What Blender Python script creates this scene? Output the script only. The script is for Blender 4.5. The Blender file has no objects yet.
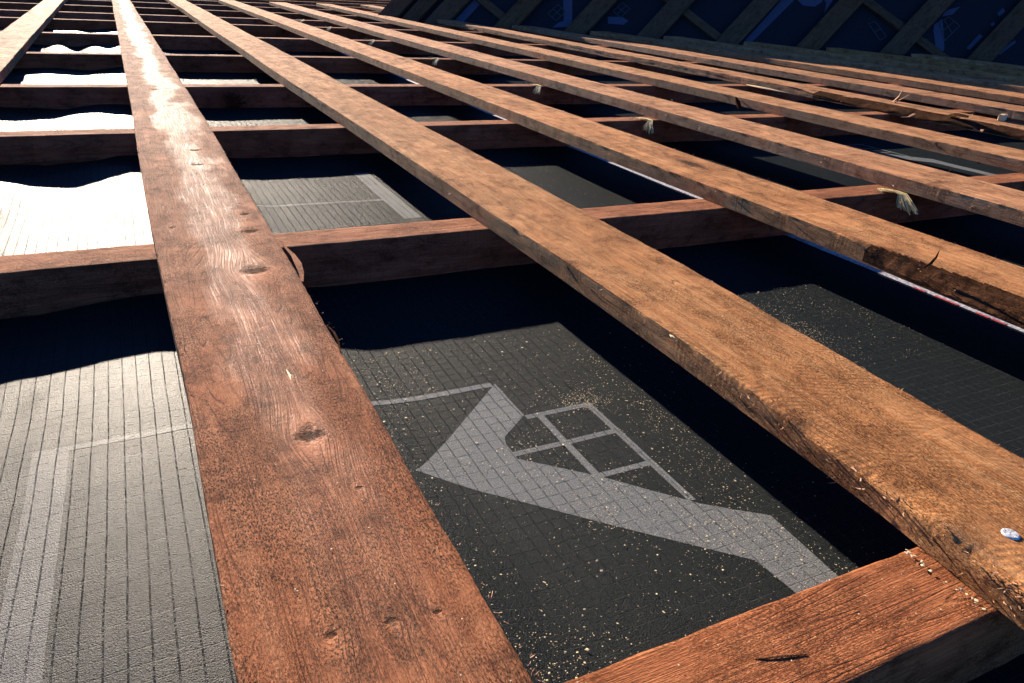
import bpy, math, random
import numpy as np
from mathutils import Matrix, Vector

S = 0.22                      # metres per unit: height of the lens above the batten tops
T = 0.0888                    # batten thickness (units)
DEEP = 0.2117                 # rafter height seen above the underlay
ZM = -(T + DEEP)              # underlay level
SUN_EL, SUN_AZ, EPS = 16.1, -1.5, 1e-9      # the sun stands almost straight along +Y, low
scene = bpy.context.scene
col = scene.collection
rng = np.random.default_rng(7)
random.seed(7)

# ------------------------------------------------------------------ small helpers
def tag(o, label=None, cat=None, group=None, kind=None):
    if label: o['label'] = label
    if cat: o['category'] = cat
    if group: o['group'] = group
    if kind: o['kind'] = kind
    return o

def mesh_obj(name, V, F, mat, parent=None, origin=(0, 0, 0), smooth=True, sharp=40):
    """V in units (numpy), F list of faces; linked as one mesh object whose origin is ORIGIN (units)."""
    V = np.asarray(V, float)
    me = bpy.data.meshes.new(name)
    me.from_pydata(((V - np.asarray(origin)) * S).tolist(), [], [tuple(int(i) for i in f) for f in F])
    me.update()
    if smooth:
        me.shade_smooth()
        if sharp: me.set_sharp_from_angle(angle=math.radians(sharp))
    o = bpy.data.objects.new(name, me)
    me.materials.append(mat)
    col.objects.link(o)
    if parent is not None:
        o.parent = parent
        o.location = (Vector(origin) * S) - parent.location
    else:
        o.location = Vector(origin) * S
    return o

_tab = np.random.default_rng(3).random((256, 256))
def vnoise(x, y, seed=0):
    x = np.asarray(x, float) + seed * 17.31; y = np.asarray(y, float) + seed * 9.77
    xi = np.floor(x).astype(int); yi = np.floor(y).astype(int)
    fx = x - xi; fy = y - yi
    fx = fx * fx * (3 - 2 * fx); fy = fy * fy * (3 - 2 * fy)
    g = lambda a, b: _tab[a % 256, b % 256]
    return (g(xi, yi) * (1 - fx) + g(xi + 1, yi) * fx) * (1 - fy) + (g(xi, yi + 1) * (1 - fx) + g(xi + 1, yi + 1) * fx) * fy - .5
def fbm(x, y, oct=3, seed=0):
    a = 0; k = 1
    for i in range(oct):
        a = a + k * vnoise(np.asarray(x) * 2 ** i, np.asarray(y) * 2 ** i, seed + i * 5); k *= .5
    return a
def sstep(a, b, x):
    t = np.clip((np.asarray(x, float) - a) / (b - a), 0, 1); return t * t * (3 - 2 * t)

# ------------------------------------------------------------------ node helpers
class NT:
    def __init__(self, name):
        self.m = bpy.data.materials.new(name); self.m.use_nodes = True
        self.t = self.m.node_tree; self.n = self.t.nodes; self.l = self.t.links
        self.b = self.n['Principled BSDF']
    def put(self, sock, v):
        if isinstance(v, bpy.types.NodeSocket): self.l.new(v, sock)
        elif v is not None:
            try: sock.default_value = v
            except Exception: sock.default_value = (*v, 1) if len(v) == 3 else v
    def math(self, op, a, b=None, c=None, clamp=False):
        n = self.n.new('ShaderNodeMath'); n.operation = op; n.use_clamp = clamp
        for i, v in enumerate((a, b, c)):
            if v is not None: self.put(n.inputs[i], v)
        return n.outputs[0]
    def vec(self, op, a, b=None):
        n = self.n.new('ShaderNodeVectorMath'); n.operation = op
        self.put(n.inputs[0], a)
        if b is not None: self.put(n.inputs[1], b)
        return n.outputs['Value'] if op in ('LENGTH', 'DISTANCE', 'DOT_PRODUCT') else n.outputs[0]
    def coord(self):
        return self.n.new('ShaderNodeTexCoord').outputs['Object']
    def rand(self):
        return self.n.new('ShaderNodeObjectInfo').outputs['Random']
    def noise(self, v, scale=1, detail=4, rough=.55, dist=0):
        n = self.n.new('ShaderNodeTexNoise'); self.put(n.inputs['Vector'], v)
        n.inputs['Scale'].default_value = scale; n.inputs['Detail'].default_value = detail
        n.inputs['Roughness'].default_value = rough; n.inputs['Distortion'].default_value = dist
        return n.outputs['Fac']
    def voro(self, v, scale=1, feature='F1', out='Distance'):
        n = self.n.new('ShaderNodeTexVoronoi'); n.feature = feature; self.put(n.inputs['Vector'], v)
        n.inputs['Scale'].default_value = scale
        return n.outputs[out]
    def ramp(self, f, a, b, lo=0., hi=1.):
        n = self.n.new('ShaderNodeMapRange'); n.interpolation_type = 'SMOOTHSTEP'
        self.put(n.inputs[0], f); n.inputs[1].default_value = a; n.inputs[2].default_value = b
        n.inputs[3].default_value = lo; n.inputs[4].default_value = hi
        return n.outputs[0]
    def mix(self, f, a, b, mode='MIX'):
        n = self.n.new('ShaderNodeMix'); n.data_type = 'RGBA'; n.blend_type = mode
        self.put(n.inputs[0], f); self.put(n.inputs[6], a); self.put(n.inputs[7], b)
        return n.outputs[2]
    def sep(self, v):
        n = self.n.new('ShaderNodeSeparateXYZ'); self.put(n.inputs[0], v); return n.outputs
    def comb(self, x, y, z):
        n = self.n.new('ShaderNodeCombineXYZ')
        for i, v in enumerate((x, y, z)): self.put(n.inputs[i], v)
        return n.outputs[0]
    def bump(self, h, dist, strength=1., normal=None):
        n = self.n.new('ShaderNodeBump'); self.put(n.inputs['Height'], h)
        n.inputs['Distance'].default_value = dist; n.inputs['Strength'].default_value = strength
        if normal is not None: self.l.new(normal, n.inputs['Normal'])
        return n.outputs[0]

def matte(M, k):
    d = M.n.new('ShaderNodeBsdfDiffuse'); mx = M.n.new('ShaderNodeMixShader'); out = M.n['Material Output']
    for nm in ('Base Color', 'Normal'):
        sk = M.b.inputs[nm]
        if sk.links: M.l.new(sk.links[0].from_socket, d.inputs['Color' if nm == 'Base Color' else 'Normal'])
    M.put(mx.inputs[0], k)
    M.l.new(M.b.outputs[0], mx.inputs[1]); M.l.new(d.outputs[0], mx.inputs[2]); M.l.new(mx.outputs[0], out.inputs['Surface'])

def C3(*c): return (*c, 1.0)

# ------------------------------------------------------------------ materials
def wood(name, dark, mid, light, axis='Y', seed=0., rough=.55, speck=.5, bump=1., knots=(), cross=0., streak=None,
         saw=0., fine=1., spec=.4, mat=.55):
    """Rough sawn timber; the grain runs along AXIS of the object.  knots: (x, y, radius) in units, object space."""
    M = NT(name)
    P = M.coord()
    rnd = M.rand()
    if axis == 'X':
        s = M.sep(P); P = M.comb(s[1], s[0], s[2])
    elif axis != 'Y':
        s = M.sep(P); P = M.comb(s[0], s[2], s[1])
    base = P
    kd = None
    s = M.sep(P); x = s[0]
    for kx, ky, kr in knots:
        d = M.vec('SUBTRACT', P, (kx * S, ky * S, 0))
        ds = M.vec('MULTIPLY', d, (1., .55, 0))
        r = M.vec('LENGTH', ds)
        w = M.math('EXPONENT', M.math('MULTIPLY', M.math('POWER', M.math('DIVIDE', r, kr * S * 2.6), 2.), -1.))
        dx = M.sep(d)[0]
        x = M.math('SUBTRACT', x, M.math('MULTIPLY', M.math('MULTIPLY', dx, w), .8))
        wob = M.noise(base, 420, 4, .7)
        rr = M.math('ADD', M.math('DIVIDE', M.vec('LENGTH', M.vec('MULTIPLY', d, (.75, 1.25, 0))), kr * S), M.math('MULTIPLY', M.math('SUBTRACT', wob, .5), 2.2))
        k1 = M.ramp(rr, .5, 1.1, 1., 0.)
        kd = k1 if kd is None else M.math('MAXIMUM', kd, k1)
    off = M.comb(M.math('ADD', M.math('MULTIPLY', rnd, 7.3), seed), M.math('ADD', M.math('MULTIPLY', rnd, 13.1), seed * 2), seed)
    Q = M.vec('ADD', M.comb(x, s[1], s[2]), off)
    grain = M.noise(M.vec('MULTIPLY', Q, (170, 5, 170)), 1, 6, .6, .6)
    rings = M.noise(M.vec('MULTIPLY', Q, (900, 14, 900)), 1, 3, .5, .3)
    fibre = M.noise(M.vec('MULTIPLY', Q, (2300, 240, 2300)), 1, 3, .6)
    patch = M.noise(M.vec('MULTIPLY', Q, (22, 7, 22)), 1, 4, .6)
    pits = M.noise(M.vec('MULTIPLY', Q, (1500, 560, 1500)), 1, 5, .75)
    big = M.noise(M.vec('MULTIPLY', Q, (55, 34, 55)), 1, 5, .65)
    # colour
    c = M.mix(M.ramp(grain, .3, .7), mid, light)
    c = M.mix(M.ramp(patch, .42, .68, 0, .75), c, mid)
    c = M.mix(M.ramp(big, .48, .72, 0, .7), c, dark)
    c = M.mix(M.ramp(fibre, .35, .7, .22, 0), c, dark)
    c = M.mix(M.ramp(rings, .5, .75, 0, .38 * fine), c, dark)
    wobn = M.noise(base, 160, 3)
    flow = M.noise(M.vec('MULTIPLY', Q, (34, 1.6, 34)), 1, 2, .4, .2)
    line = M.math('ABSOLUTE', M.math('SUBTRACT', M.math('FRACT', M.math('MULTIPLY', flow, 34.)), .5))
    line = M.math('MULTIPLY', M.ramp(line, .02, .17, 1, 0), M.ramp(M.noise(M.vec('MULTIPLY', Q, (60, 14, 60)), 1, 3), .40, .6))
    c = M.mix(M.math('MULTIPLY', line, .42 * fine), c, dark)
    zone = M.noise(M.vec('MULTIPLY', Q, (26, 13, 26)), 1, 4, .62)
    rfield = M.math('ADD', M.math('MULTIPLY', M.ramp(zone, .40, .60), 1.3), M.math('MULTIPLY', M.ramp(big, .4, .62), .8))
    pitm = M.math('MULTIPLY', M.ramp(pits, .50, .60), M.math('MULTIPLY_ADD', rfield, .62 * speck, .07 * speck, clamp=True), clamp=True)
    c = M.mix(pitm, c, tuple(v * .33 for v in dark[:3]) + (1,))
    pale = M.ramp(M.noise(M.vec('MULTIPLY', Q, (900, 330, 900)), 1, 2), .7, .8, 0, .5)
    c = M.mix(pale, c, tuple(min(1, v * 1.5) for v in light[:3]) + (1,))
    hs_ = M.n.new('ShaderNodeHueSaturation'); M.put(hs_.inputs['Color'], c); M.put(hs_.inputs['Value'], M.math('MULTIPLY_ADD', rnd, .26, .88)); M.put(hs_.inputs['Saturation'], M.math('MULTIPLY_ADD', M.math('FRACT', M.math('MULTIPLY', rnd, 7.7)), .10, .94)); c = hs_.outputs[0]
    h = M.math('MULTIPLY', grain, .9)
    h = M.math('ADD', h, M.math('MULTIPLY', rings, .5 * fine))
    h = M.math('SUBTRACT', M.math('ADD', h, M.math('MULTIPLY', fibre, .5)), M.math('MULTIPLY', line, .4 * fine))
    h = M.math('SUBTRACT', h, M.math('MULTIPLY', pitm, .9))
    h = M.math('ADD', h, M.math('MULTIPLY', big, .5))
    if saw:
        wv = M.math('SINE', M.math('ADD', M.math('MULTIPLY', M.math('ADD', s[1], M.math('MULTIPLY', s[0], .55)), 1300.), M.math('MULTIPLY', patch, 14.)))
        wv = M.math('MULTIPLY', wv, M.ramp(M.noise(Q, 40, 2), .42, .62))
        h = M.math('ADD', h, M.math('MULTIPLY', wv, .16 * saw))
        c = M.mix(M.math('MULTIPLY', M.ramp(wv, .2, .9), .28 * saw), c, dark)
    if cross:
        cr = M.noise(M.vec('MULTIPLY', Q, (6, 27, 6)), 1, 4, .55, .35)
        band = M.ramp(cr, .55, .68)
        c = M.mix(M.math('MULTIPLY', band, .55 * cross), c, dark)
        h = M.math('SUBTRACT', h, M.math('MULTIPLY', band, .8 * cross))
    R = M.math('ADD', M.math('MULTIPLY', big, .22), rough - .11)
    if streak:                                   # planed, polished strip: (x centre, half width, amount)
        sx, sw, amt = streak
        wx = M.math('ABSOLUTE', M.math('ADD', M.math('SUBTRACT', s[0], sx * S), M.math('MULTIPLY', M.math('SUBTRACT', patch, .5), .08)))
        st = M.math('MULTIPLY', M.ramp(wx, sw * S * .35, sw * S, 1, 0), M.ramp(rings, .35, .6, 1., .55))
        R = M.math('SUBTRACT', R, M.math('MULTIPLY', st, amt))
        c = M.mix(M.math('MULTIPLY', st, .12), c, light)
        hs = M.math('SUBTRACT', 1., M.math('MULTIPLY', st, .6))
        h = M.math('MULTIPLY', h, hs)
    if not knots:
        vq = M.vec('ADD', M.vec('MULTIPLY', Q, (7., 2.6, 3.)), M.vec('MULTIPLY', M.comb(wobn, wobn, 0.), (.10, .10, 0)))
        kd = M.ramp(M.voro(vq), .035, .10, 1, 0)
        c = M.mix(M.math('MULTIPLY', M.ramp(M.voro(vq), .05, .22, 1, 0), .45), c, dark)
    if kd is not None:
        c = M.mix(M.math('MULTIPLY', kd, .88), c, tuple(v * .30 for v in dark[:3]) + (1,))
        h = M.math('SUBTRACT', h, M.math('MULTIPLY', kd, 1.1))
        R = M.math('ADD', R, M.math('MULTIPLY', kd, .2))
    M.put(M.b.inputs['Base Color'], c); M.put(M.b.inputs['Roughness'], R)
    M.b.inputs['Specular IOR Level'].default_value = spec
    M.put(M.b.inputs['Normal'], M.bump(h, .0011 * bump, 1.))
    matte(M, mat)
    return M.m

def felt(name, base, thread, speck, rough=.42, seed=0., spec=.5, bumpk=.7, mat=.6):
    """Reinforced roofing underlay: coarse fleece with a net of threads showing through (about 9 mm)."""
    M = NT(name)
    P = M.coord(); s = M.sep(P)
    wob = M.noise(P, 9, 3)
    wo = M.math('MULTIPLY', M.math('SUBTRACT', wob, .5), .0022)
    def net(a, per, w):
        f = M.math('ABSOLUTE', M.math('SUBTRACT', M.math('FRACT', M.math('DIVIDE', M.math('ADD', a, wo), per)), .5))
        return M.ramp(f, w * .45, w, 1, 0)
    lx = net(s[0], .0092, .045); ly = net(s[1], .0098, .035)
    brk = M.math('MULTIPLY', M.ramp(M.noise(P, 330, 2), .4, .6, .3, 1.), M.ramp(M.noise(P, 17, 3), .35, .65, .55, 1.))
    n1 = M.noise(P, 1250, 2, .6); n2 = M.noise(P, 2800, 2, .6); n3 = M.noise(P, 28, 4, .6); n4 = M.noise(P, 120, 3, .6)
    thr = M.math('MULTIPLY', M.math('MAXIMUM', lx, M.math('MULTIPLY', ly, .8)), brk)
    c = M.mix(M.ramp(n1, .35, .7), base, speck)
    c = M.mix(M.ramp(n3, .5, .75, 0, .35), c, tuple(v * 1.45 for v in base[:3]) + (1,))
    c = M.mix(M.math('MULTIPLY', thr, .75), c, thread)
    dust = M.math('MULTIPLY', M.ramp(M.noise(P, 1100, 2), .68, .78), M.ramp(n3, .42, .62))
    c = M.mix(M.math('MULTIPLY', dust, .5), c, C3(.16, .13, .075))
    h = M.math('ADD', M.math('MULTIPLY', n1, 1.1), M.math('MULTIPLY', n2, .5))
    h = M.math('ADD', h, M.math('MULTIPLY', n4, .22))
    h = M.math('SUBTRACT', h, M.math('MULTIPLY', thr, 1.3))
    M.put(M.b.inputs['Base Color'], c)
    M.put(M.b.inputs['Roughness'], M.math('ADD', M.math('ADD', M.math('MULTIPLY', n1, .18), M.math('MULTIPLY', thr, .3)), M.math('ADD', M.math('MULTIPLY', n3, .20), rough - .19)))
    M.b.inputs['Specular IOR Level'].default_value = spec
    M.put(M.b.inputs['Normal'], M.bump(h, .0011 * bumpk, 1.))
    matte(M, M.math('MULTIPLY_ADD', thr, .55, mat, clamp=True))
    return M.m

def plain(name, c1, c2, scale=300, rough=.6, spec=.4, bump=.0004, metal=0.):
    M = NT(name); P = M.coord()
    n = M.noise(P, scale, 4, .6)
    M.put(M.b.inputs['Base Color'], M.mix(M.ramp(n, .35, .65), c1, c2))
    M.b.inputs['Roughness'].default_value = rough; M.b.inputs['Metallic'].default_value = metal
    M.b.inputs['Specular IOR Level'].default_value = spec
    M.put(M.b.inputs['Normal'], M.bump(n, bump))
    return M.m

RED_D, RED_M, RED_L = C3(.085, .026, .010), C3(.32, .105, .038), C3(.43, .175, .074)
TAN_D, TAN_M, TAN_L = C3(.15, .052, .018), C3(.48, .205, .076), C3(.60, .32, .14)
KNOTS2 = [(.277, 1.54, .03), (.386, 3.17, .030), (.331, 2.70, .04), (.278, .919, .010), (.176, .927, .011), (.40, 3.42, .018),
          (.095, 3.3, .012), (.30, 4.43, .03), (.29, 1.86, .007), (.36, .905, .007), (.32, 4.81, .028), (.33, 1.3, .007), (.24, 7.3, .03)]
W_NEAR = wood('knotty_red_wood', RED_D, RED_M, RED_L, seed=1.3, rough=.80, speck=1.25, bump=1.3, knots=KNOTS2, cross=.2, streak=(.275, .14, .25), spec=.25, mat=.66)
W_TAN = wood('tan_sawn_wood', TAN_D, TAN_M, TAN_L, seed=4.7, rough=.85, speck=.7, bump=1.3, saw=.35, cross=.2, spec=.15)
W_TAN2 = wood('orange_sawn_wood', C3(.13, .045, .016), C3(.45, .185, .068), C3(.59, .30, .125), seed=9.1, rough=.85, speck=.7, bump=1.2, saw=.3, cross=.6, spec=.18)
W_FAR = wood('bleached_sawn_wood', C3(.15, .06, .025), C3(.38, .175, .085), C3(.50, .27, .14), seed=2.1, rough=.78, speck=.7, bump=1.2, cross=.9, spec=.22, mat=.62)
W_RAFT = wood('red_rafter_wood', C3(.085, .027, .012), C3(.23, .082, .037), C3(.33, .135, .062), axis='X', seed=6.2, rough=.85, speck=.5, bump=1.1, saw=.45, spec=.15)
W_DARK = wood('shade_dark_wood', C3(.04, .018, .008), C3(.085, .044, .022), C3(.115, .066, .036), axis='Z', seed=3.9, rough=.75, speck=.4, bump=.9, spec=.2)  # batten wood with the opposite slope's shade darkened into its browns
W_BARK = wood('dark_bark', C3(.02, .010, .006), C3(.075, .034, .017), C3(.14, .065, .032), seed=5.5, rough=.9, speck=1.2, bump=2.2, cross=.8, spec=.1, mat=.9)
W_PALE = plain('fresh_split_wood', C3(.42, .26, .12), C3(.62, .45, .25), 500, .7, .2, .0006)
W_SPLIT = plain('red_splinter_wood', C3(.16, .065, .028), C3(.36, .18, .085), 700, .7, .3, .0004)
FELT = felt('underlay_felt', C3(.005, .0078, .0088), C3(.065, .068, .066), C3(.017, .020, .021), rough=.33, spec=.2, mat=.86)
FELT_GLOSS = felt('underlay_felt_smooth', C3(.007, .008, .009), C3(.05, .05, .05), C3(.016, .017, .018), rough=.42, spec=.3, mat=.53, bumpk=1.8)
GLOSS_PRINT = felt('underlay_print_smooth', C3(.05, .052, .055), C3(.09, .09, .09), C3(.09, .09, .09), rough=.42, spec=.3, mat=.49, bumpk=1.7)
FELT_PRINT = felt('underlay_print', C3(.075, .082, .085), C3(.04, .044, .048), C3(.185, .192, .192), rough=.35, spec=.2, mat=.86)
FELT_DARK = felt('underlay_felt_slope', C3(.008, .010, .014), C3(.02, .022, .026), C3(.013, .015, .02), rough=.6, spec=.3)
FELT_SHADEPRINT = felt('underlay_print_shade', C3(.045, .052, .09), C3(.055, .062, .10), C3(.06, .067, .105), rough=.6, spec=.3)  # pale grey print; the slope's blue skylit shade is mixed into its colour
EDGE_WHITE = plain('selvedge_white', C3(.14, .135, .16), C3(.40, .38, .41), 300, .6, .35)
EDGE_RED = plain('selvedge_red_print', C3(.25, .02, .025), C3(.38, .05, .05), 300, .6, .3)
STEEL = plain('galvanised_steel', C3(.40, .42, .43), C3(.58, .60, .60), 900, .5, .5, .0001, .35)
STRAW = plain('straw_fibre', C3(.58, .42, .15), C3(.82, .66, .32), 900, .75, .25, .0003)
DUST_A = plain('sawdust_flakes', C3(.36, .27, .15), C3(.62, .52, .34), 800, .8, .2, .0002)

# ------------------------------------------------------------------ ground far below the roof
def grid_obj(name, x0, x1, y0, y1, z, mat):
    return mesh_obj(name, [(x0, y0, z), (x1, y0, z), (x1, y1, z), (x0, y1, z)], [(0, 1, 2, 3)], mat)
GROUND = plain('earth', C3(.10, .085, .06), C3(.16, .13, .09), 2.0, .95, .2, .02)
tag(grid_obj('ground', -3000, 3000, -3000, 3000, -17.0, GROUND), kind='structure')

# ------------------------------------------------------------------ battens
def batten(name, L, R, y0, y1, mat, label, nx=26, zf=None, seed=0, dyk=.007, dymin=.0035, wane=None, bark=True, rag=.0016, dents=(), facen=.0007, group='timber battens laid across the rafters'):
    """L / R: (y, x) polylines of the two long edges.  wane(y) -> (drop, reach) of the left arris."""
    ys = [y0]
    while ys[-1] < y1: ys.append(min(y1, ys[-1] + max(dymin, dyk * abs(ys[-1]))))
    ys = np.array(ys); n = len(ys)
    ragl = rag * fbm(ys * 26, 0 * ys, 4, seed) * 2
    xl = np.interp(ys, [p[0] for p in L], [p[1] for p in L]) + ragl + .003 * vnoise(ys * 2.2, 0 * ys, seed + 1) + .03 * vnoise(ys * .33, 0 * ys, seed + 60)
    xr = np.interp(ys, [p[0] for p in R], [p[1] for p in R]) + rag * fbm(ys * 26, 0 * ys + 5, 4, seed + 2) * 2 + .006 * vnoise(ys * 2.2, 0 * ys + 3, seed + 3) + .03 * vnoise(ys * .33, 0 * ys, seed + 60)
    ns, nb = 7, 4
    s = np.concatenate([[0, .006, .02], np.linspace(.05, .95, nx), [.98, .994, 1]])
    X, Z, = [], []
    w = (xr - xl)
    drop, reach = (wane(ys) if wane else (0 * ys, 0 * ys + .01))
    z_base = (zf(ys) if zf else 0 * ys)
    for si in s:
        x = xl + si * w
        edge = min(si, 1 - si)
        z = .0018 * fbm(x * 30, ys * 9, 3, seed + 4) + .006 * vnoise(x * 5, ys * 1.3, seed + 7)
        z = z - .004 * max(0, 1 - edge / .02) ** 2
        z = z - drop * np.clip(1 - si * w / reach, 0, 1) * (1 + .10 * fbm(ys * 60, x * 60, 4, seed + 9) + .08 * vnoise(ys * 9, x * 9, seed + 9))
        for (kx, ky, kr, kdp) in dents:
            z = z - kdp * np.exp(-(((x - kx) / kr) ** 2 + ((ys - ky) / (kr * 1.2)) ** 2) ** 1.5)
        X.append(x); Z.append(z + z_base)
    ztl = Z[0]; ztr = Z[-1]; zb = z_base - T
    fr = lambda k, sd: facen * (fbm(ys * 9, 0 * ys + k * 1.7, 2, seed + sd) + .22 * sstep(3.2, 1.8, ys) * fbm(ys * 70, 0 * ys + k * 2.9, 3, seed + sd + 3))
    for k in range(1, ns):                       # right face
        t = k / ns; X.append(xr + fr(k, 20)); Z.append(ztr * (1 - t) + zb * t)
    for k in range(nb + 1):                      # underside
        t = k / nb; X.append(xr * (1 - t) + (xl - ragl) * t); Z.append(zb + 0 * ys)
    for k in range(ns - 1, 0, -1):               # left face
        t = k / ns; X.append(xl - ragl + fr(k, 30)); Z.append(ztl * (1 - t) + zb * t)
    X = np.array(X); Z = np.array(Z); m = len(X)
    V = np.stack([X.T.ravel(), np.repeat(ys, m), Z.T.ravel()], 1)
    i = np.arange(n - 1)[:, None] * m; j = np.arange(m)[None, :]; jn = (j + 1) % m
    F = np.stack([i + j, i + j + m, i + jn + m, i + jn], -1).reshape(-1, 4).tolist()
    F.append(tuple(range(m))); F.append(tuple((n - 1) * m + k for k in reversed(range(m))))
    o = mesh_obj(name, V, F, mat, origin=(0, 0, 0), sharp=48)
    if wane and bark:
        o.data.materials.append(W_BARK)
        cut = drop + .012 * fbm(ys * 16, 0 * ys, 3, seed + 50)
        idx = np.zeros(len(F), int); ns_ = len(s)
        prof = np.array([si * np.mean(w) for si in s] + [9.] * (m - ns_)); prof[-(ns - 1):] = 0
        hit = (prof[None, :] < (reach * .85)[:-1, None]) & ((cut > .03)[:-1, None])
        idx[:(n - 1) * m] = hit.ravel(); o.data.polygons.foreach_set('material_index', idx.tolist())
    return tag(o, label, 'batten', group)

def slivers(parent, pts, mat, lens, wid, name='splinters', up=.6, seed=0, out=None):
    """many hair-thin torn fibres standing off an arris; one part nobody could count"""
    r = np.random.default_rng(seed); V = []; F = []
    for p in pts:
        d = r.normal(size=3) * np.array([1, .8, up]); d[2] = d[2] * .6
        if out is not None: d[0] = abs(d[0]) * out
        d /= np.linalg.norm(d); l = r.uniform(*lens); q = np.cross(d, r.normal(size=3)); q /= np.linalg.norm(q)
        w_ = r.uniform(*wid); k = len(V); p = np.array(p) - d * l * .15
        mid = p + d * l * .5 + r.normal(size=3) * l * .1
        V += [p - q * w_, p + q * w_, mid + q * w_ * .7, mid - q * w_ * .7, p + d * l]
        F += [(k, k + 1, k + 2, k + 3), (k + 3, k + 2, k + 4)]
    o = mesh_obj(name, V, F, mat, parent, smooth=False)
    o['kind'] = 'stuff'
    return o

def arris_pts(L, y0, y1, n, seed, z=(-.004, .001), spread=.004):
    r = np.random.default_rng(seed); y = y0 + (y1 - y0) * r.random(n) ** 1.7
    x = np.interp(y, [p[0] for p in L], [p[1] for p in L]) + r.normal(size=n) * spread
    return np.stack([x, y, r.uniform(z[0], z[1], n)], 1)

slivers_b4 = None
GT = 'timber battens laid across the rafters'
L2 = [(.3, .045), (.92, .034), (1.85, .040), (3.35, .022), (4.9, .014), (8, .02), (24, .025), (40, .02)]
R2 = [(.3, .457), (.735, .459), (1.35, .464), (2.7, .474), (7.7, .476), (24, .46), (40, .46)]
b2 = batten('roof_batten', L2, R2, .25, 34, W_NEAR, 'wide reddish brown batten with dark knots and a glossy sunlit streak', nx=44, seed=1,
            dents=[(kx, ky, kr, kr * .18) for kx, ky, kr in KNOTS2], rag=.0016)
slivers(b2, np.concatenate([arris_pts(R2, .7, 6, 150, 11), arris_pts(L2, .7, 6, 90, 12)]), W_SPLIT, (.006, .022), (.0006, .0014), seed=5)

L3 = [(.3, 1.425), (.6, 1.44), (.85, 1.462), (1.5, 1.478), (2.5, 1.488), (5, 1.485), (9, 1.47), (25, 1.47), (40, 1.46)]
R3 = [(.3, 1.89), (.87, 1.885), (2.2, 1.94), (4.1, 1.955), (9, 1.955), (25, 1.93), (40, 1.92)]
b3 = batten('roof_batten', L3, R3, .2, 34, W_TAN, 'tan rough sawn batten with a round ribbed nail head and a split left edge', nx=40, seed=2, rag=.0018,
            wane=lambda y: (.028 * (1 - sstep(1.0, 1.6, y)) * (.8 + .7 * fbm(y * 5, 0 * y, 3, 4)), .04 + .05 * (1 - sstep(.5, 1.5, y))), facen=.0018, bark=False)
slivers(b3, np.concatenate([arris_pts(L3, .55, 7, 260, 13, (-.05, 0), .006), arris_pts(R3, .8, 7, 110, 14)]), W_SPLIT, (.006, .026), (.0006, .0016), seed=6)
slivers(b3, arris_pts(L3, .5, 1.6, 150, 23, (-.085, -.01), .006), W_SPLIT, (.008, .03), (.001, .0024), name='torn_fibres', seed=16)
L4 = [(1, 2.955), (1.5, 2.958), (3, 2.985), (5, 2.975), (10, 2.975), (28, 2.96)]
R4 = [(1, 3.43), (3, 3.445), (8, 3.46), (28, 3.42)]
b4 = batten('roof_batten', L4, R4, -.2, 26.5, W_TAN2, 'orange brown batten with a dark waney edge, lying over the white lap strip', nx=70, seed=3,
            wane=lambda y: (.078 * sstep(2.35, 2.05, y) * (.9 + .35 * fbm(y * 6, 0 * y + 2, 3, 8)), .10 * sstep(2.5, 1.7, y) + .012 + .02 * fbm(y * 4, 0 * y, 3, 18)), facen=.0008)
slivers(b4, np.concatenate([arris_pts(L4, 1.4, 9, 200, 15, (-.05, 0), .006), arris_pts(R4, 1.4, 9, 90, 17)]), W_SPLIT, (.008, .03), (.0008, .002), seed=7)

def straight(xl, xr): return [(0, xl), (60, xl)], [(0, xr), (60, xr)]
rest = [  # xl, xr, y0, y1, material, label
    (4.471, 4.977, 0.5, 26.5, W_TAN2, 'orange batten just beyond the one over the white lap strip'),
    (6.056, 6.536, 0.5, 27.0, W_TAN, 'orange batten with a small torn fibre tuft on its shaded face'),
    (7.648, 8.107, 0.5, 27.4, W_TAN2, 'sunlit batten with dark bark and torn splinters along its lower edge'),
    (9.130, 9.720, 0.5, 18.6, W_FAR, 'sunlit batten with straight clean edges just beyond the bark edged one'),
    (10.743, 11.30, 0.5, 17.4, W_TAN2, 'half shaded batten farthest into the sun, its far end dark'),
]
rb = []
for i, (xl, xr, y0, y1, m, lab) in enumerate(rest):
    L, R = straight(xl, xr)
    wn = None
    if i == 2: wn = lambda y: (.078 * sstep(3.8, 4.3, y) * sstep(7.4, 6.6, y) * (.75 + .5 * fbm(y * 3, 0 * y, 3, 31)), .10 + .06 * fbm(y * 2, 0 * y, 3, 33))
    b = batten('roof_batten', L, R, y0, y1, m, lab, nx=16, seed=10 + i, dyk=.008, dymin=.012, wane=wn, rag=.0022, facen=.006 if i == 2 else .0008)
    slivers(b, np.concatenate([arris_pts(L, y0 + 1.5, 12, 130, 40 + i, (-.07, 0), .008), arris_pts(R, y0 + 1.5, 12, 50, 60 + i)]), W_SPLIT, (.01, .045), (.001, .003), seed=70 + i)
    rb.append(b)
for i in range(4):
    xl = 12.30 + 1.56 * i; y1 = 25.9 - .75 * (xl + .24) - .1
    L, R = straight(xl, xl + .46)
    rb.append(batten('roof_batten', L, R, 2.5, y1, W_TAN2,
        ['first wholly shaded dark batten beyond the sunlit ones', 'second wholly shaded dark batten beyond the sunlit ones', 'third shaded dark batten, close to the foot of the opposite slope',
         'last shaded dark batten at the very foot of the opposite slope'][i], nx=8, seed=20 + i, dyk=.012, dymin=.03))
L, R = straight(-1.398, -1.004)
b1 = batten('roof_batten', L, R, 2, 34, W_FAR, 'bleached glossy batten in the top corner beside the wide knotty one', nx=26, seed=30, dyk=.008, dymin=.012, rag=.0022)
L, R = straight(-2.95, -2.50)
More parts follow.
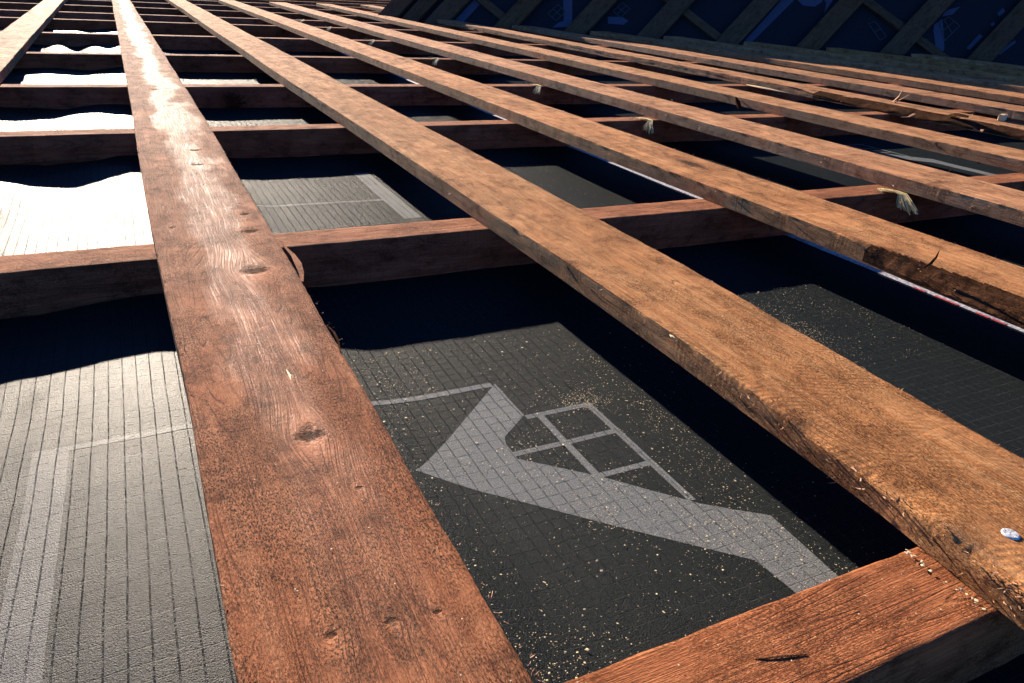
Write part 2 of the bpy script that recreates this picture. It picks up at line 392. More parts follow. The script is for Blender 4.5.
b0 = batten('roof_batten', L, R, 2, 34, W_FAR, 'short piece of pale batten cut off by the top left corner', nx=12, seed=31, dyk=.01, dymin=.02)

# nail head on the tan batten: a ribbed disc, slightly tilted
def disc(c, r, h, mat, name, parent, ribs=11):
    V = []; F = []
    n = 40; k = 15
    for j in range(k):
        rr = r * (j + 1) / k
        for i in range(n):
            a = 2 * math.pi * i / n; x = rr * math.cos(a); y = rr * math.sin(a)
            z = h + (.0009 * math.cos(2 * math.pi * x / (2 * r / ribs)) if j < k - 2 else -.002 * (j - k + 3) * .5)
            V.append((c[0] + x, c[1] + y, c[2] + z + .12 * x * 0))
    V += [(c[0] + r * math.cos(2 * math.pi * i / n), c[1] + r * math.sin(2 * math.pi * i / n), c[2] - .001) for i in range(n)]
    for j in range(k):
        for i in range(n):
            F.append((j * n + i, j * n + (i + 1) % n, (j + 1) * n + (i + 1) % n, (j + 1) * n + i)[::-1])
    V.append((c[0], c[1], c[2] + h)); q = len(V) - 1
    for i in range(n): F.append((q, i, (i + 1) % n))
    return mesh_obj(name, V, F, mat, parent, smooth=True, sharp=60)
disc((1.563, .637, -.002), .0180, .0026, STEEL, 'nail_head', b3)

# peeled sliver on the right edge of the knotty batten and torn chips elsewhere
def chip(name, parent, path, wid, thick, mat, seed=0, label=None):
    """a tapered splinter along a path of 3-D points"""
    r = np.random.default_rng(seed); P = np.array(path, float); n = len(P); V = []; F = []
    for i in range(n):
        d = P[min(i + 1, n - 1)] - P[max(i - 1, 0)]; d /= np.linalg.norm(d)
        a = np.cross(d, (0, 0, 1)); a /= np.linalg.norm(a) + EPS; b = np.cross(a, d)
        w = wid[i] / 2; t = thick / 2 * (.5 + .5 * w / (max(wid) / 2))
        j = r.normal(size=4) * .12
        V += [P[i] + a * w * (1 + j[0]) + b * t, P[i] - a * w * (1 + j[1]) + b * t, P[i] - a * w * (1 + j[2]) - b * t, P[i] + a * w * (1 + j[3]) - b * t]
    for i in range(n - 1):
        for k in range(4):
            F.append((i * 4 + k, i * 4 + (k + 1) % 4, i * 4 + 4 + (k + 1) % 4, i * 4 + 4 + k))
    F += [(3, 2, 1, 0), tuple(4 * n - 4 + k for k in range(4))]
    return mesh_obj(name, V, F, mat, parent, smooth=True, sharp=30)
chip('peeled_splinter', b2, [(.468, 2.54, -.006), (.482, 2.62, -.002), (.492, 2.71, .0), (.488, 2.80, .004), (.478, 2.87, .008), (.472, 2.92, .012)], [.008, .020, .022, .018, .010, .002], .008, W_RAFT, 3)
chip('edge_flake', b2, [(.455, 1.95, -.002), (.466, 2.02, .001), (.468, 2.08, .001), (.460, 2.14, 0)], [.003, .007, .007, .002], .004, W_BARK, 4)
chip('crack_flake', b2, [(.288, 1.82, .001), (.290, 1.85, .002), (.288, 1.885, .001)], [.002, .006, .002], .002, W_PALE, 5)
chip('standing_splinter', b4, [(2.99, 1.93, -.01), (2.985, 1.90, .02), (2.96, 1.87, .06), (2.935, 1.85, .10)], [.016, .012, .008, .002], .005, W_BARK, 6)
0 and chip('bark_patch', b4, [(2.972, 2.52, -.03), (2.962, 2.30, -.035), (2.955, 2.12, -.03), (2.958, 1.98, -.035)], [.02, .05, .05, .03], .03, W_BARK, 7)
for k, (pth, wd_, mt) in enumerate([
    ([(7.56, 8.1, -.07), (7.50, 7.85, -.06), (7.46, 7.6, -.055), (7.47, 7.3, -.06)], [.02, .06, .05, .01], W_PALE),
    ([(7.70, 5.2, 0), (7.66, 5.1, .03), (7.62, 4.95, .035)], [.03, .06, .02], W_BARK),
    ([(7.95, 6.1, .0), (7.90, 6.0, .08), (7.83, 5.93, .16)], [.02, .015, .004], W_SPLIT),
    ([(7.90, 6.05, .0), (7.98, 6.0, .06), (8.04, 5.97, .11)], [.02, .012, .003], W_SPLIT),
    ([(7.62, 5.55, -.04), (7.4, 5.45, -.05), (7.15, 5.35, -.03)], [.03, .02, .005], W_SPLIT),
    ([(7.60, 4.75, -.06), (7.38, 4.62, -.05), (7.22, 4.6, -.01)], [.03, .02, .005], W_SPLIT)]):
    chip('torn_splinter', rb[2], pth, wd_, .03 if mt is W_BARK else .012, mt, 20 + k)
chip('torn_fibre_tuft', rb[1], [(6.05, 6.62, -.01), (6.03, 6.55, -.05), (6.03, 6.52, -.085), (6.01, 6.5, -.11)], [.02, .05, .04, .01], .02, W_BARK, 31)
chip('pale_chip', b3, [(1.474, 1.72, -.003), (1.468, 1.70, .001), (1.468, 1.685, .0)], [.002, .007, .002], .005, W_PALE, 33)

# ------------------------------------------------------------------ rafters
def rafter(y0, y1, x0, x1, label, seed, depth=.262, nxs=400, zf=None, near=False):
    xs = [x0]
    while xs[-1] < x1: xs.append(min(x1, xs[-1] + (.012 if near and -1 < xs[-1] < 3 else .06)))
    xs = np.array(xs); n = len(xs)
    ya = y0 + .004 * fbm(xs * 12, 0 * xs, 3, seed) + .006 * vnoise(xs * 1.1, 0 * xs, seed + 1)
    yb = y1 + .004 * fbm(xs * 12, 0 * xs + 4, 3, seed + 2) + .006 * vnoise(xs * 1.1, 0 * xs + 4, seed + 3)
    top = -T - .0015
    prof = [(0, -.003), (.03, 0)] + [(t, 0) for t in np.linspace(.1, .9, 9 if near else 4)] + [(.97, 0), (1, -.003)]
    Yc, Zc = [], []
    for t, dz in prof:
        yy = ya + t * (yb - ya); Yc.append(yy); Zc.append(top + dz + np.minimum(0, .0022 * fbm(xs * 8, yy * 26, 3, seed + 5) - .0012))
    for k in (.3, .6, 1): Yc.append(yb); Zc.append(top - depth * k + 0 * xs)
    for k in (1, .8, .6, .4, .2): Yc.append(ya + .003 * fbm(xs * 9, 0 * xs + k * 7, 3, seed + 8)); Zc.append(top - depth * k + 0 * xs)
    Yc = np.array(Yc); Zc = np.array(Zc); m = len(Yc)
    V = np.stack([np.repeat(xs, m), Yc.T.ravel(), Zc.T.ravel()], 1)
    i = np.arange(n - 1)[:, None] * m; j = np.arange(m)[None, :]; jn = (j + 1) % m
    F = np.stack([i + j, i + j + m, i + jn + m, i + jn], -1)[..., ::-1].reshape(-1, 4).tolist()
    F.append(tuple(reversed(range(m)))); F.append(tuple((n - 1) * m + k for k in range(m)))
    F = [tuple(f[::-1]) for f in F]
    o = mesh_obj('rafter', V, F, W_RAFT, sharp=48)
    return tag(o, label, 'rafter', 'rafters crossing under the battens')
RY = [(.547, .753), (3.176, 3.389), (5.86, 6.05), (8.14, 8.34), (11.0, 11.19), (13.95, 14.15), (17.0, 17.2), (19.2, 19.4), (22.0, 22.2), (24.8, 25.0), (27.6, 27.8), (30.4, 30.6), (33.2, 33.4), (36, 36.2), (39, 39.2), (42, 42.2)]
ORD = ['nearest rafter, showing a broad red sawn top at the bottom of the photo', 'second rafter from the bottom, with a bright orange top and a dark brown face',
       'third rafter from the bottom, just behind the fibre strand farther back', 'fourth rafter from the bottom, with white glare on the underlay behind it',
       'fifth rafter from the bottom, its top a thin pale line', 'sixth rafter from the bottom, a thin pale line', 'seventh rafter from the bottom, a thin pale line',
       'eighth rafter from the bottom, a thin line near the top edge', 'ninth rafter from the bottom, close to the top edge', 'tenth rafter from the bottom, at the top edge', 'eleventh rafter from the bottom, just past the top edge line'] + ['dark rafter in the far row behind the last thin pale line'] * 5
for i, (a, b) in enumerate(RY):
    x1 = min(17.5, (25.9 - b) / .75 - .25) if b < 19.5 else 7.6
    rf = rafter(a, b, -4.4, max(x1, 7.6 if b < 19.5 else 14), ORD[i], 100 + i * 11, near=i < 2)
    if i == 0:
        chip('sawn_gouge', rf, [(.885, .655, -T - .002), (.93, .642, -T - .0012), (.985, .625, -T - .002)], [.001, .004, .001], .0016, W_BARK, 41)

# ------------------------------------------------------------------ underlay sheets
def zmem(x, y):
    x = np.asarray(x, float); y = np.asarray(y, float)
    left = 1 - sstep(.25, .75, x)
    calm = .22 + .78 * sstep(2.4, 4.2, y)                 # pulled tight in the nearest bay
    z = ZM + .006 + .026 * left + .012 * left * sstep(-.6, 0, x) + .13 * left * sstep(2.4, .45, y)
    wv = (.008 * left + .0015) * np.sin(2 * np.pi * (x / .80 + .33 + .25 * np.sin(y * 1.1) + .10 * np.sin(2.7 * y)))
    wv = wv + (.0025 + .0105 * left) * fbm(x * 2.1, y * 1.5, 3, 77) * 2 + left * .024 * fbm(x * 2.3 + y * 1.6, y * 1.1 - x, 3, 79)
    wv = wv + .006 * left * np.sin(y * 2.1 + x * 1.3)
    z = z + wv * calm + (.002 + .0025 * left) * fbm(x * 9, y * 7, 2, 78)
    z = z + (.034 * left) * np.exp(-((y - 12.9) / .9) ** 2) * (.5 + np.sin(2 * np.pi * (x / .45)))
    z = z + calm * left * .013 * np.maximum(0, fbm(x * .9 + 3, y * .8, 2, 91) + .25) * np.sin(2 * np.pi * (x * 1.1 + y * 1.7 + .5 * fbm(x * 1.3, y * 1.3, 2, 90)))
    return np.minimum(z, -T - .03)

def sheet_mesh(x0, x1, y0, y1, dx, dz=0.):
    xs = np.arange(x0, x1 + dx * .5, dx); xs[-1] = x1
    ys = [y0]
    while ys[-1] < y1: ys.append(min(y1, ys[-1] + max(.02, .010 * abs(ys[-1]))))
    ys = np.array(ys); Xg, Yg = np.meshgrid(xs, ys); Zg = zmem(Xg, Yg) + dz
    n, m = Xg.shape
    V = np.stack([Xg.ravel(), Yg.ravel(), Zg.ravel()], 1)
    i = np.arange(n - 1)[:, None] * m; j = np.arange(m - 1)[None, :]
    F = np.stack([i + j, i + j + 1, i + j + m + 1, i + j + m], -1).reshape(-1, 4)
    return V, F

def solid_sheet(name, x0, x1, y0, y1, dx, dz, label, mat=None):
    V, F = sheet_mesh(x0, x1, y0, y1, dx, dz)
    o = mesh_obj(name, V, F.tolist(), mat or FELT, sharp=None)
    md = o.modifiers.new('thickness', 'SOLIDIFY'); md.thickness = .0007; md.offset = -1
    return tag(o, label, 'underlay', 'underlay sheets below the rafters')

glossy = solid_sheet('underlay_sheet', -3.1, .34, -.3, 45, .02, .004, 'glaring wavy underlay sheet between the bleached batten and the knotty batten', FELT_GLOSS)
sheets = [solid_sheet('underlay_sheet', .18, 3.57, -.3, 45, .02, 0, 'dark underlay sheet with the clear printed house emblem and a white lap edge'),
          solid_sheet('underlay_sheet', 3.30, 9.95, .5, 45, .06, -.008, 'dark underlay sheet beyond the white lap strip, under orange battens'),
          solid_sheet('underlay_sheet', 9.75, 19.5, 1.0, 45, .1, -.016, 'shaded underlay sheet under the dark battens at the foot of the opposite slope')]
solid_sheet('underlay_sheet', -6.5, -3.0, 2, 45, .1, -.008, 'sunlit underlay sheet seen past the bleached batten in the top corner')

def lerp_poly(P, step):
    out = []
    for a, b in zip(P, P[1:] + P[:1]):
        a = np.array(a, float); b = np.array(b, float); k = max(1, int(np.linalg.norm(b - a) / step))
        out += [tuple(a + (b - a) * i / k) for i in range(k)]
    return out
import bmesh
def decal(name, polys, parent, mat, zfun, dz=.0006, step=.02):
    """flat printed marks draped on the sheet: the polygons are cut by a fine grid so that they follow its waves"""
    bm = bmesh.new()
    for P in polys:
        f = bm.faces.new([bm.verts.new((*p, 0)) for p in P])
    bm.normal_update()
    for f in bm.faces:
        if f.normal.z < 0: f.normal_flip()
    bmesh.ops.triangulate(bm, faces=bm.faces[:])
    xs = [v.co.x for v in bm.verts]; ys = [v.co.y for v in bm.verts]
    for ax, (lo, hi) in enumerate(((min(xs), max(xs)), (min(ys), max(ys)))):
        for c in np.arange(lo + step, hi, step):
            bmesh.ops.bisect_plane(bm, geom=bm.verts[:] + bm.edges[:] + bm.faces[:], plane_co=(c, 0, 0) if ax == 0 else (0, c, 0), plane_no=(1, 0, 0) if ax == 0 else (0, 1, 0), dist=1e-5)
    V = np.array([v.co[:] for v in bm.verts]); bm.verts.index_update()
    F = [[v.index for v in f.verts] for f in bm.faces]; bm.free()
    V = zfun(V, dz)
    return mesh_obj(name, V, F, mat, parent, sharp=None)
def onsheet(off):
    def f(V, dz):
        V = V.copy(); V[:, 2] = zmem(V[:, 0], V[:, 1]) + off + dz; return V
    return f
def rect(x0, x1, y0, y1): return [(x0, y0), (x1, y0), (x1, y1), (x0, y1)]
CHEV = [(1.035, 2.093), (.82, 1.888), (.62, 1.70), (.59, 1.678), (.62, 1.652), (.945, 1.334), (1.053, 1.226), (1.272, 1.018), (1.284, .9), (1.284, .40), (1.425, .40), (1.428, .9), (1.44, 1.141), (1.288, 1.259),
        (1.175, 1.382), (1.107, 1.456), (1.063, 1.50), (.903, 1.645), (.905, 1.73), (.917, 1.766), (1.035, 1.862)]
def emblem(dx, dy, thin=True):
    P = [CHEV, rect(1.0351, 1.288, 1.836, 1.860), rect(1.264, 1.288, 1.2792, 1.836), [(1.072, 1.4913), (1.096, 1.4672), (1.096, 1.836), (1.072, 1.836)], rect(.9034, 1.072, 1.658, 1.682), rect(1.096, 1.264, 1.658, 1.682), rect(1.0962, 1.264, 1.467, 1.490)]
    if thin: P.append(rect(-.28, 1.02, 2.075, 2.104))
    return [[(x + dx, y + dy) for x, y in p] for p in P]
decal('printed_emblem', emblem(0, 0, False) + [rect(.40, 1.02, 2.075, 2.104)], sheets[0], FELT_PRINT, onsheet(0))
decal('printed_emblem', [[(-.375, .25), (-.285, .25), (-.285, 2.075), (.17, 2.075), (.17, 2.104), (-.285, 2.104), (-.375, 2.104)]], glossy, GLOSS_PRINT, onsheet(.004))
decal('printed_emblem', [[(1.372, 4.1), (1.482, 4.1), (1.482, 5.23), (1.372, 5.23), (1.372, 4.542), (.5, 4.542), (.5, 4.512), (1.372, 4.512)]], sheets[0], FELT_PRINT, onsheet(0))
decal('printed_emblem', [rect(-.30, -.19, 4.0, 5.1)], glossy, GLOSS_PRINT, onsheet(.004))
decal('printed_emblem', emblem(5.45, 3.55, False), sheets[1], FELT_PRINT, onsheet(-.008))
decal('printed_emblem', emblem(2.9, 5.9, False), sheets[1], FELT_PRINT, onsheet(-.008))
decal('printed_emblem', emblem(4.55, 6.6, False), sheets[1], FELT_PRINT, onsheet(-.008))
decal('white_lap_strip', [rect(3.485, 3.565, .6, 26)], sheets[0], EDGE_WHITE, onsheet(0), .0025, .05)
decal('red_lap_print', [rect(3.478, 3.495, y, y + .07) for y in [1.62, 1.78, 1.86, 2.02, 2.08, 2.2]], sheets[0], EDGE_RED, onsheet(0), .004, .05)

# ------------------------------------------------------------------ fibre strands hanging over the rafters
def strand(x, yn, yf, label, seed, n=46, k=1.):
    r = np.random.default_rng(seed); root = None; V = []; F = []
    top = -T - .0015
    for q in range(n):
        dx = r.uniform(-.016, .014) * k; ln = r.uniform(.10, .21); w = r.uniform(.0016, .004) * k
        sw = r.normal() * .005; st = r.uniform(.0, .06)
        out = r.uniform(.006, .022)
        ln = r.uniform(.16, .30); lift = r.uniform(0, .012)
        pts = [(x + dx - r.uniform(0, .05), yn + st + .03, top + .005 + lift), (x + dx, yn - .02, top + .010 + lift), (x + dx + sw * .3, yn - ln * .35, top + .002 + lift * 1.5),
               (x + dx + sw * .8 - .07, yn - ln * .7, top - .022 + lift * 2), (x + dx + sw * 1.3 - .11 - .02 * r.random(), yn - ln, top - .055 + lift * 2.5 + r.normal() * .008)]
        b = len(V); s1 = r.uniform(-.4, .4)
        for p in pts: V += [(p[0] - w, p[1] - w * s1, p[2]), (p[0] + w, p[1] + w * s1, p[2])]
        F += [(b + 2 * i, b + 2 * i + 1, b + 2 * i + 3, b + 2 * i + 2) for i in range(4)]
    for q in range(n // 3):                     # frayed tuft on top
        p = np.array((x - .10 * k + r.normal() * .035 * k, yn + .03 + r.normal() * .02, top + .008)); d = r.normal(size=3) * .028 * k; d[2] = abs(d[2]); w = .003 * k
        b = len(V); V += [p + (w, 0, 0), p - (w, 0, 0), p + d]; F.append((b, b + 1, b + 2))
    o = mesh_obj('fibre_strand', V, F, STRAW, smooth=False)
    return tag(o, label, 'fibre strand', 'frayed strands over the rafters')
SL = ['frayed straw coloured strand hanging over the second rafter from the bottom, the largest one', 'straw coloured strand hanging over the third rafter from the bottom',
      'straw coloured strand hanging over the fourth rafter from the bottom', 'thin pale strand hanging over the fifth rafter from the bottom', 'thin pale strand hanging over the sixth rafter from the bottom',
      'thin pale strand hanging over the seventh rafter from the bottom', 'smallest pale strand, over the eighth rafter from the bottom']
for i, (x, k) in enumerate([(4.36, 1.), (4.31, 1.), (4.36, .9), (4.19, .9), (4.10, .9), (4.08, .9), (3.98, .9)]):
    strand(x, RY[i + 1][0], RY[i + 1][1], SL[i], 300 + i, k=k)

# ------------------------------------------------------------------ the opposite roof slope beyond the valley
P0 = np.array([14, 15.4, 0.]); WV = np.array([.47875, -.73053, -.48695]); DN = np.array([.71308, 0, .70108]); NN = np.array([-.51216, -.68288, .52093])
def sl(w, d, h=0.): return P0 + WV * w + DN * d + NN * h
TOP = [(7.1, 21.22, .84), (7.65, 20.94, 1.02), (9.23, 20.50, 1.85), (10.6, 20.2, 2.95), (11.36, 19.95, 3.35), (12.5, 19.70, 4.15), (14, 19.4, 5.2), (19, 17.1, 7.1), (26, 14.1, 10)]
TW = [((np.array(p) - P0) @ WV, (np.array(p) - P0) @ DN) for p in TOP]
def top_d(w): return float(np.interp(w, [t[0] for t in TW], [t[1] for t in TW]))
def base_d(w): return .694 * w
W0, W1 = -7.9, 9.6
ws = np.linspace(W0, W1, 60); V = []; F = []
for w in ws:
    b_, t_ = base_d(w) - .35, max(top_d(w), base_d(w) + .3)
    for k in range(25):
        d = b_ + (t_ - b_) * k / 24
        V.append(sl(w, d, -.20 + .012 * float(vnoise(w * 2, d * 1.6, 5))))
for i in range(59):
    for k in range(24): F.append((i * 25 + k, (i + 1) * 25 + k, (i + 1) * 25 + k + 1, i * 25 + k + 1))
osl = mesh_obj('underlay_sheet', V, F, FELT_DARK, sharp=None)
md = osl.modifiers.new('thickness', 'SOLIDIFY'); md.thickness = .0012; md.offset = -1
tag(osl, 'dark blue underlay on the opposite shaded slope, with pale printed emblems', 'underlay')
def onslope(V, dz):
    return np.array([sl(a, b, -.20 + .012 * float(vnoise(a * 2, b * 1.6, 5)) + .012) for a, b, _ in V])
SLP = [[(-6.2, -4.27), (-5.98, -4.1), (-5.98, -3.2), (-6.2, -3.2)], [(-.02, .0), (.13, .1), (.2, 1.75), (-.05, 1.6)],
       [(-4.38, -1.9), (-4.19, -1.75), (-3.65, -2.34), (-4.04, -2.69), (-4.01, -2.49), (-3.93, -2.36)],
       [(-3.12, -1.56), (-2.84, -1.33), (-2.64, -1.31), (-2.65, -1.46), (-2.99, -1.7)],
       [(.17, 1.75), (.46, 1.71), (.7, 1.87), (.75, 2.08), (.68, 2.16)], [(.70, 2.17), (.84, 2.12), (.99, 1.87), (.92, 2.28), (.9, 2.34)],
       [(3.15, 3.66), (3.18, 3.78), (3.34, 4.0), (3.33, 3.73), (3.18, 3.54)],
       [(3.17, 3.26), (3.22, 3.5), (3.41, 3.31), (3.76, 2.92), (3.76, 2.67), (3.61, 2.57), (3.61, 2.8), (3.25, 3.14)],
       [(4.12, 3.26), (4.12, 3.73), (4.22, 3.73), (4.21, 3.28)], [(4.1, 4.38), (4.11, 4.58), (4.21, 4.54), (4.18, 4.36)], [(4.15, 4.08), (4.18, 4.18), (4.24, 4.13), (4.21, 4.04)],
       [(4.73, 3.64), (4.83, 4.11), (4.89, 4.08), (4.81, 3.61)]]
for P in SLP: decal('printed_emblem', [P], osl, FELT_SHADEPRINT, onslope, 0, .12)
def bars(c00, c01, c11, c10, n=2, m=2, t=.012):
    c00, c01, c11, c10 = map(np.array, (c00, c01, c11, c10)); out = []
    bl = lambda u, v: c00 * (1 - u) * (1 - v) + c01 * (1 - u) * v + c11 * u * v + c10 * u * (1 - v)
    for a, b in [((i / n, 0), (i / n, 1)) for i in range(n + 1)] + [((0, j / m), (1, j / m)) for j in range(m + 1)]:
        p, q = bl(*a), bl(*b); d = (q - p) / np.linalg.norm(q - p); e = np.array((-d[1], d[0])) * t
        out.append([tuple(p - e), tuple(q - e), tuple(q + e), tuple(p + e)])
    return out
FAINT = felt('underlay_faint_print', C3(.035, .038, .045), C3(.04, .043, .05), C3(.045, .05, .06), rough=.6, spec=.3)
for cs, n, m in [(((-4.39, -2.48), (-4.35, -2.13), (-4.06, -2.14), (-4.09, -2.49)), 2, 2), (((-3.11, -1.37), (-3.09, -1.05), (-2.82, -1.04), (-2.84, -1.37)), 2, 2),
                 (((1.97, 2.32), (2.06, 2.46), (2.51, 2.33), (2.47, 2.16)), 2, 1), (((3.24, 3.36), (3.3, 3.62), (3.64, 3.6), (3.62, 3.09)), 2, 2)]:
    for i, q in enumerate(bars(*cs, n, m)): pass
    bm_polys = bars(*cs, n, m)
    # each bar sits a hair above the one before so that crossings never share a plane
    Vv, Ff = [], []
    for i, q in enumerate(bm_polys):
        k = len(Vv); Vv += [sl(a, b, -.178 + .0012 * i) for a, b in q]; Ff.append((k, k + 1, k + 2, k + 3))
    mesh_obj('printed_window', Vv, Ff, FAINT, osl, smooth=False)

def slope_beam(name, a, b, w, h0, h1, along, mat, label, cat, grp, seed):
    """a sawn timber on the slope plane from station a to b, along D ('D') or along W ('W'); w = (lo, hi) across"""
    n = 40; V = []; F = []
    for i in range(n + 1):
        s = a + (b - a) * i / n
        j = [.008 * float(vnoise(s * 3, k * 2.3, seed)) for k in range(4)]
        sec = [(w[0] + j[0], h1), (w[0] + .02 + j[0], h1 + .006), (w[1] - .02 + j[1], h1 + .006), (w[1] + j[1], h1), (w[1] + j[2], h0), (w[0] + j[3], h0)]
        for c, h in sec: V.append(sl(c, s, h) if along == 'D' else sl(s, c, h))
    for i in range(n):
        for k in range(6):
            f = (i * 6 + k, i * 6 + (k + 1) % 6, i * 6 + 6 + (k + 1) % 6, i * 6 + 6 + k)
            F.append(f if along == 'D' else f[::-1])
    e = (5, 4, 3, 2, 1, 0); g = tuple(6 * n + k for k in range(6))
    F += [e, g] if along == 'D' else [e[::-1], g[::-1]]
    org = sl(w[0], a, 0) if along == 'D' else sl(a, w[0], 0)
    ax = DN if along == 'D' else WV
    # local frame: z along the grain so that the wood material follows the timber
    V = np.array(V) - org
    Zl = ax; Xl = WV if along == 'D' else DN; Yl = np.cross(Zl, Xl)
    Mx = np.array([Xl, Yl, Zl])
    o = mesh_obj(name, V @ Mx.T, F, mat, sharp=40)
    m4 = Matrix.Identity(4)
    for r_ in range(3):
        m4[r_][0], m4[r_][1], m4[r_][2], m4[r_][3] = float(Xl[r_]), float(Yl[r_]), float(Zl[r_]), float(org[r_] * S)
    o.matrix_world = m4
    return tag(o, label, cat, grp)
SB = [(-7.84, -7.40), (-7.26, -6.88), (-6.71, -6.20), (-5.17, -4.70), (-3.66, -3.18), (-2.14, -1.65), (-.53, -.05), (1.07, 1.53), (2.67, 3.14), (4.30, 4.77), (5.9, 6.36), (7.5, 7.96), (9.05, 9.5)]
SN = ['leftmost', 'second from the left', 'third from the left', 'fourth from the left', 'fifth from the left', 'sixth from the left', 'seventh from the left', 'eighth from the left', 'ninth from the left', 'tenth from the left']
extra = ['at the verge of the shaded slope', 'close beside the verge timber', 'with a blue strip beside it', 'between two narrow dark bays', 'beside a blue printed bar', 'a crossing rafter at its foot',
         'beside the long blue printed strip', 'a pale scratch on it', 'beside the clearest printed emblem', 'at the corner of the photo']
for i, (a, b) in enumerate(SB[:11]):
    t_ = max(top_d(a), base_d(b) + .5)
    lab = f'{SN[i]} slanting timber of the opposite slope, {extra[i]}' if i < 10 else 'dark slanting timber on the opposite slope just past the corner of the photo'
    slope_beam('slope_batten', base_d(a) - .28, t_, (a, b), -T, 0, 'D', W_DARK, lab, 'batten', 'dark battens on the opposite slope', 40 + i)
for i, d in enumerate([-3.42, -.36, 2.60]):
    wlo = min(w for w in np.linspace(W0, W1, 300) if top_d(w) > d + .1)
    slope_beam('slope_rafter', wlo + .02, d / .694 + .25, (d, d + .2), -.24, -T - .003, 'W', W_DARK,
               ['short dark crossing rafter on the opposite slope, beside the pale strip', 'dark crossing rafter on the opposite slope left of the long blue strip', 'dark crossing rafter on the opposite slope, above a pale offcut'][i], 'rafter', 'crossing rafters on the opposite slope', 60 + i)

# loose wood offcuts
def offcut(c, size, rz, mat, label, frame=None, seed=0):
    r = np.random.default_rng(seed); n = 6; V = []; F = []
    for i in range(n + 1):
        x = (i / n - .5) * size[0]
        for a, b in ((-.5, -.5), (.5, -.5), (.5, .5), (-.5, .5)):
            j = r.normal(size=2) * .07
            V.append((x + r.normal() * size[0] * .02, (a + j[0]) * size[1], (b + j[1]) * size[2]))
    for i in range(n):
        for k in range(4): F.append((i * 4 + k, i * 4 + (k + 1) % 4, i * 4 + 4 + (k + 1) % 4, i * 4 + 4 + k)[::-1])
    F += [(0, 1, 2, 3), tuple(4 * n + k for k in (3, 2, 1, 0))]
    V = np.array(V); cs, sn = math.cos(rz), math.sin(rz)
    if frame is None: V = np.stack([V[:, 0] * cs - V[:, 1] * sn, V[:, 0] * sn + V[:, 1] * cs, V[:, 2]], 1) + np.array(c)
    else:
        V = np.array([sl(c[0] + x * cs - y * sn, c[1] + x * sn + y * cs, c[2] + z) for x, y, z in V])
    o = mesh_obj('wood_offcut', V, F, mat, smooth=True, sharp=30)
    return tag(o, label, 'offcut')
offcut((8.04, 4.86, .035), (.14, .05, .06), .35, W_PALE, 'small pale wood offcut lying on the edge of a sunlit batten near the frame side', seed=1)
offcut((3.17, 2.70, -.16), (.34, .10, .08), .5, W_PALE, 'pale wood offcut resting on the shaded slope beside the clearest printed emblem', frame=1, seed=2)

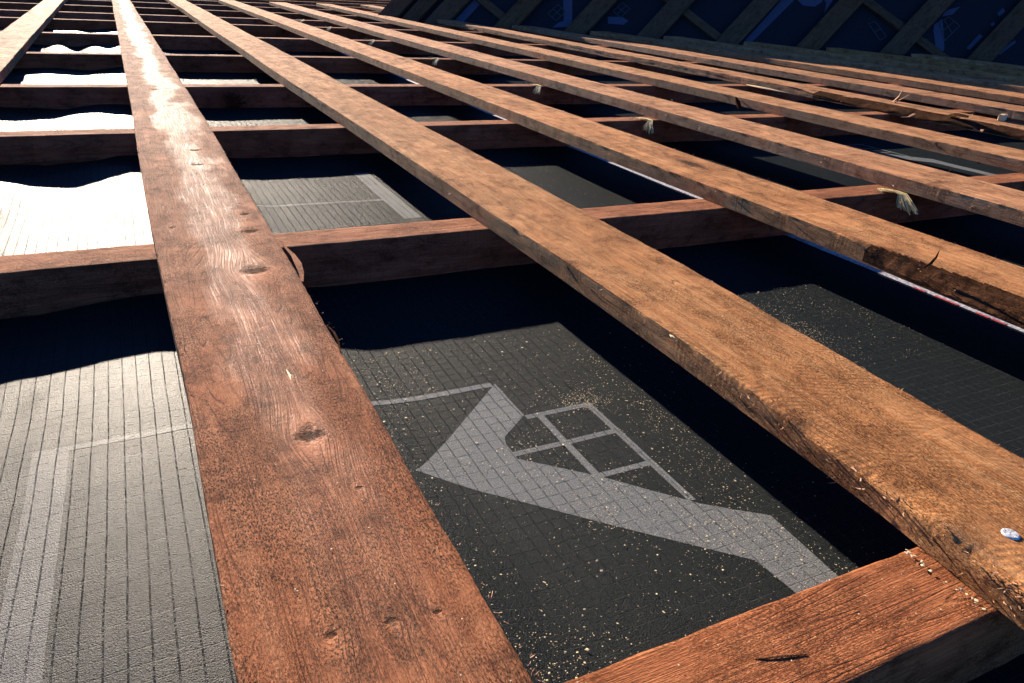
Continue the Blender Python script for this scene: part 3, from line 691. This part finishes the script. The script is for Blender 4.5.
# ------------------------------------------------------------------ sawdust
def sawdust():
    r = np.random.default_rng(99); pts = []
    def area(x0, x1, y0, y1, n, clump=1.):
        m = 0
        while m < n:
            x = r.uniform(x0, x1); y = r.uniform(y0, y1)
            if r.random() < .25 + clump * max(0., float(vnoise(x * 4, y * 4, 55)) * 2): pts.append((x, y, float(zmem(x, y)) + .003, 0)); m += 1
    area(.5, 1.5, .75, 2.45, 4200)
    area(1.45, 1.9, .75, 2.45, 200)
    area(2.0, 3.0, 1.7, 2.5, 1100); area(.5, 1.5, 3.45, 5.2, 160); area(2.0, 3.0, 3.45, 5.2, 900); area(3.6, 6.5, 2.2, 5.2, 900); area(-.5, 0, .9, 2.4, 40)
    for cx, cy, n, sx, sy in [(1.27, 1.87, 260, .04, .035), (1.45, 1.72, 60, .05, .05), (1.0, 1.32, 160, .035, .06), (1.12, 1.42, 60, .06, .05), (2.5, 2.05, 420, .05, .12), (2.4, 2.3, 200, .16, .05), (1.2, 1.15, 60, .1, .1),
                              (2.4, 4.7, 220, .12, .1), (2.8, 5.1, 120, .1, .08), (1.35, 1.15, 60, .05, .05)]:
        for _ in range(n):
            x = cx + r.normal() * sx; y = cy + r.normal() * sy; pts.append((x, y, float(zmem(x, y)) + .003, 1))
    top = -T + .003
    for _ in range(24):                         # against the tan batten on the near rafter
        y = r.uniform(.55, .75); pts.append((1.415 - abs(r.normal()) * .010, y, top, 2))
    for _ in range(50): pts.append((r.uniform(.45, 1.4), r.uniform(.56, .74), top, 3))
    for _ in range(60): pts.append((r.uniform(.07, .44), .7 + 3 * r.random() ** 2, .003, 3))
    V = []; F = []
    for x, y, z, kind in pts:
        s = {0: r.choice([.0015, .0024, .0038, .006], p=[.66, .26, .07, .01]) * .7, 1: r.uniform(.0009, .002), 2: r.uniform(.002, .005), 3: .0016}[kind]
        a = r.uniform(0, 6.28); e = r.uniform(.35, 1); t = r.uniform(-.5, .5, 2)
        u = np.array((math.cos(a), math.sin(a), t[0] * .3)) * s; v = np.array((-math.sin(a), math.cos(a), t[1] * .5)) * s * e; h = np.array((0, 0, s * .16)); c = np.array((x, y, z + s * .1))
        b = len(V); V += [c - u - v, c + u - v * .6, c + u * .8 + v, c - u * .7 + v * .8, c + h]
        F += [(b, b + 1, b + 4), (b + 1, b + 2, b + 4), (b + 2, b + 3, b + 4), (b + 3, b, b + 4)]
    o = mesh_obj('sawdust', V, F, DUST_A, smooth=False)
    return tag(o, 'pale sawdust and wood flakes scattered over the dark underlay', 'sawdust', kind='stuff')
sawdust()

# ------------------------------------------------------------------ light, sky, camera
world = bpy.data.worlds.new('World'); scene.world = world; world.use_nodes = True
nt = world.node_tree; bg = nt.nodes['Background']
sky = nt.nodes.new('ShaderNodeTexSky'); sky.sky_type = 'NISHITA'; sky.sun_disc = False
sky.sun_elevation = math.radians(SUN_EL); sky.sun_rotation = math.radians(SUN_AZ)
sky.air_density = .45; sky.dust_density = 0.0; sky.ozone_density = 8.0; sky.altitude = 0
nt.links.new(sky.outputs[0], bg.inputs[0]); bg.inputs[1].default_value = .075
sun = bpy.data.lights.new('sun', 'SUN'); sun.energy = 5.0; sun.angle = math.radians(.53); sun.color = (1, .86, .70)
so = bpy.data.objects.new('sun', sun); col.objects.link(so)
so.rotation_euler = Vector((math.sin(math.radians(SUN_AZ)) * math.cos(math.radians(SUN_EL)), math.cos(math.radians(SUN_AZ)) * math.cos(math.radians(SUN_EL)), math.sin(math.radians(SUN_EL)))).to_track_quat('Z', 'Y').to_euler()

cam = bpy.data.cameras.new('camera'); co = bpy.data.objects.new('camera', cam); col.objects.link(co)
Rw = [[.89735611, .1444029, -.41701297], [-.43762384, .41301192, -.79869051], [.0568981, .89920462, .43381292]]
m4 = Matrix.Identity(4)
for i in range(3):
    for j in range(3): m4[i][j] = Rw[i][j]
m4[2][3] = S
co.matrix_world = m4
cam.sensor_width = 36; cam.lens = 26.2107; cam.clip_start = .005; cam.clip_end = 3000
scene.camera = co
scene.view_settings.view_transform = 'Standard'; scene.view_settings.look = 'None'
scene.view_settings.gamma = 1; scene.view_settings.use_curve_mapping = False
scene.view_settings.exposure = 2.1
scene.cycles.diffuse_bounces = 1; scene.cycles.glossy_bounces = 2; scene.cycles.sample_clamp_indirect = .03
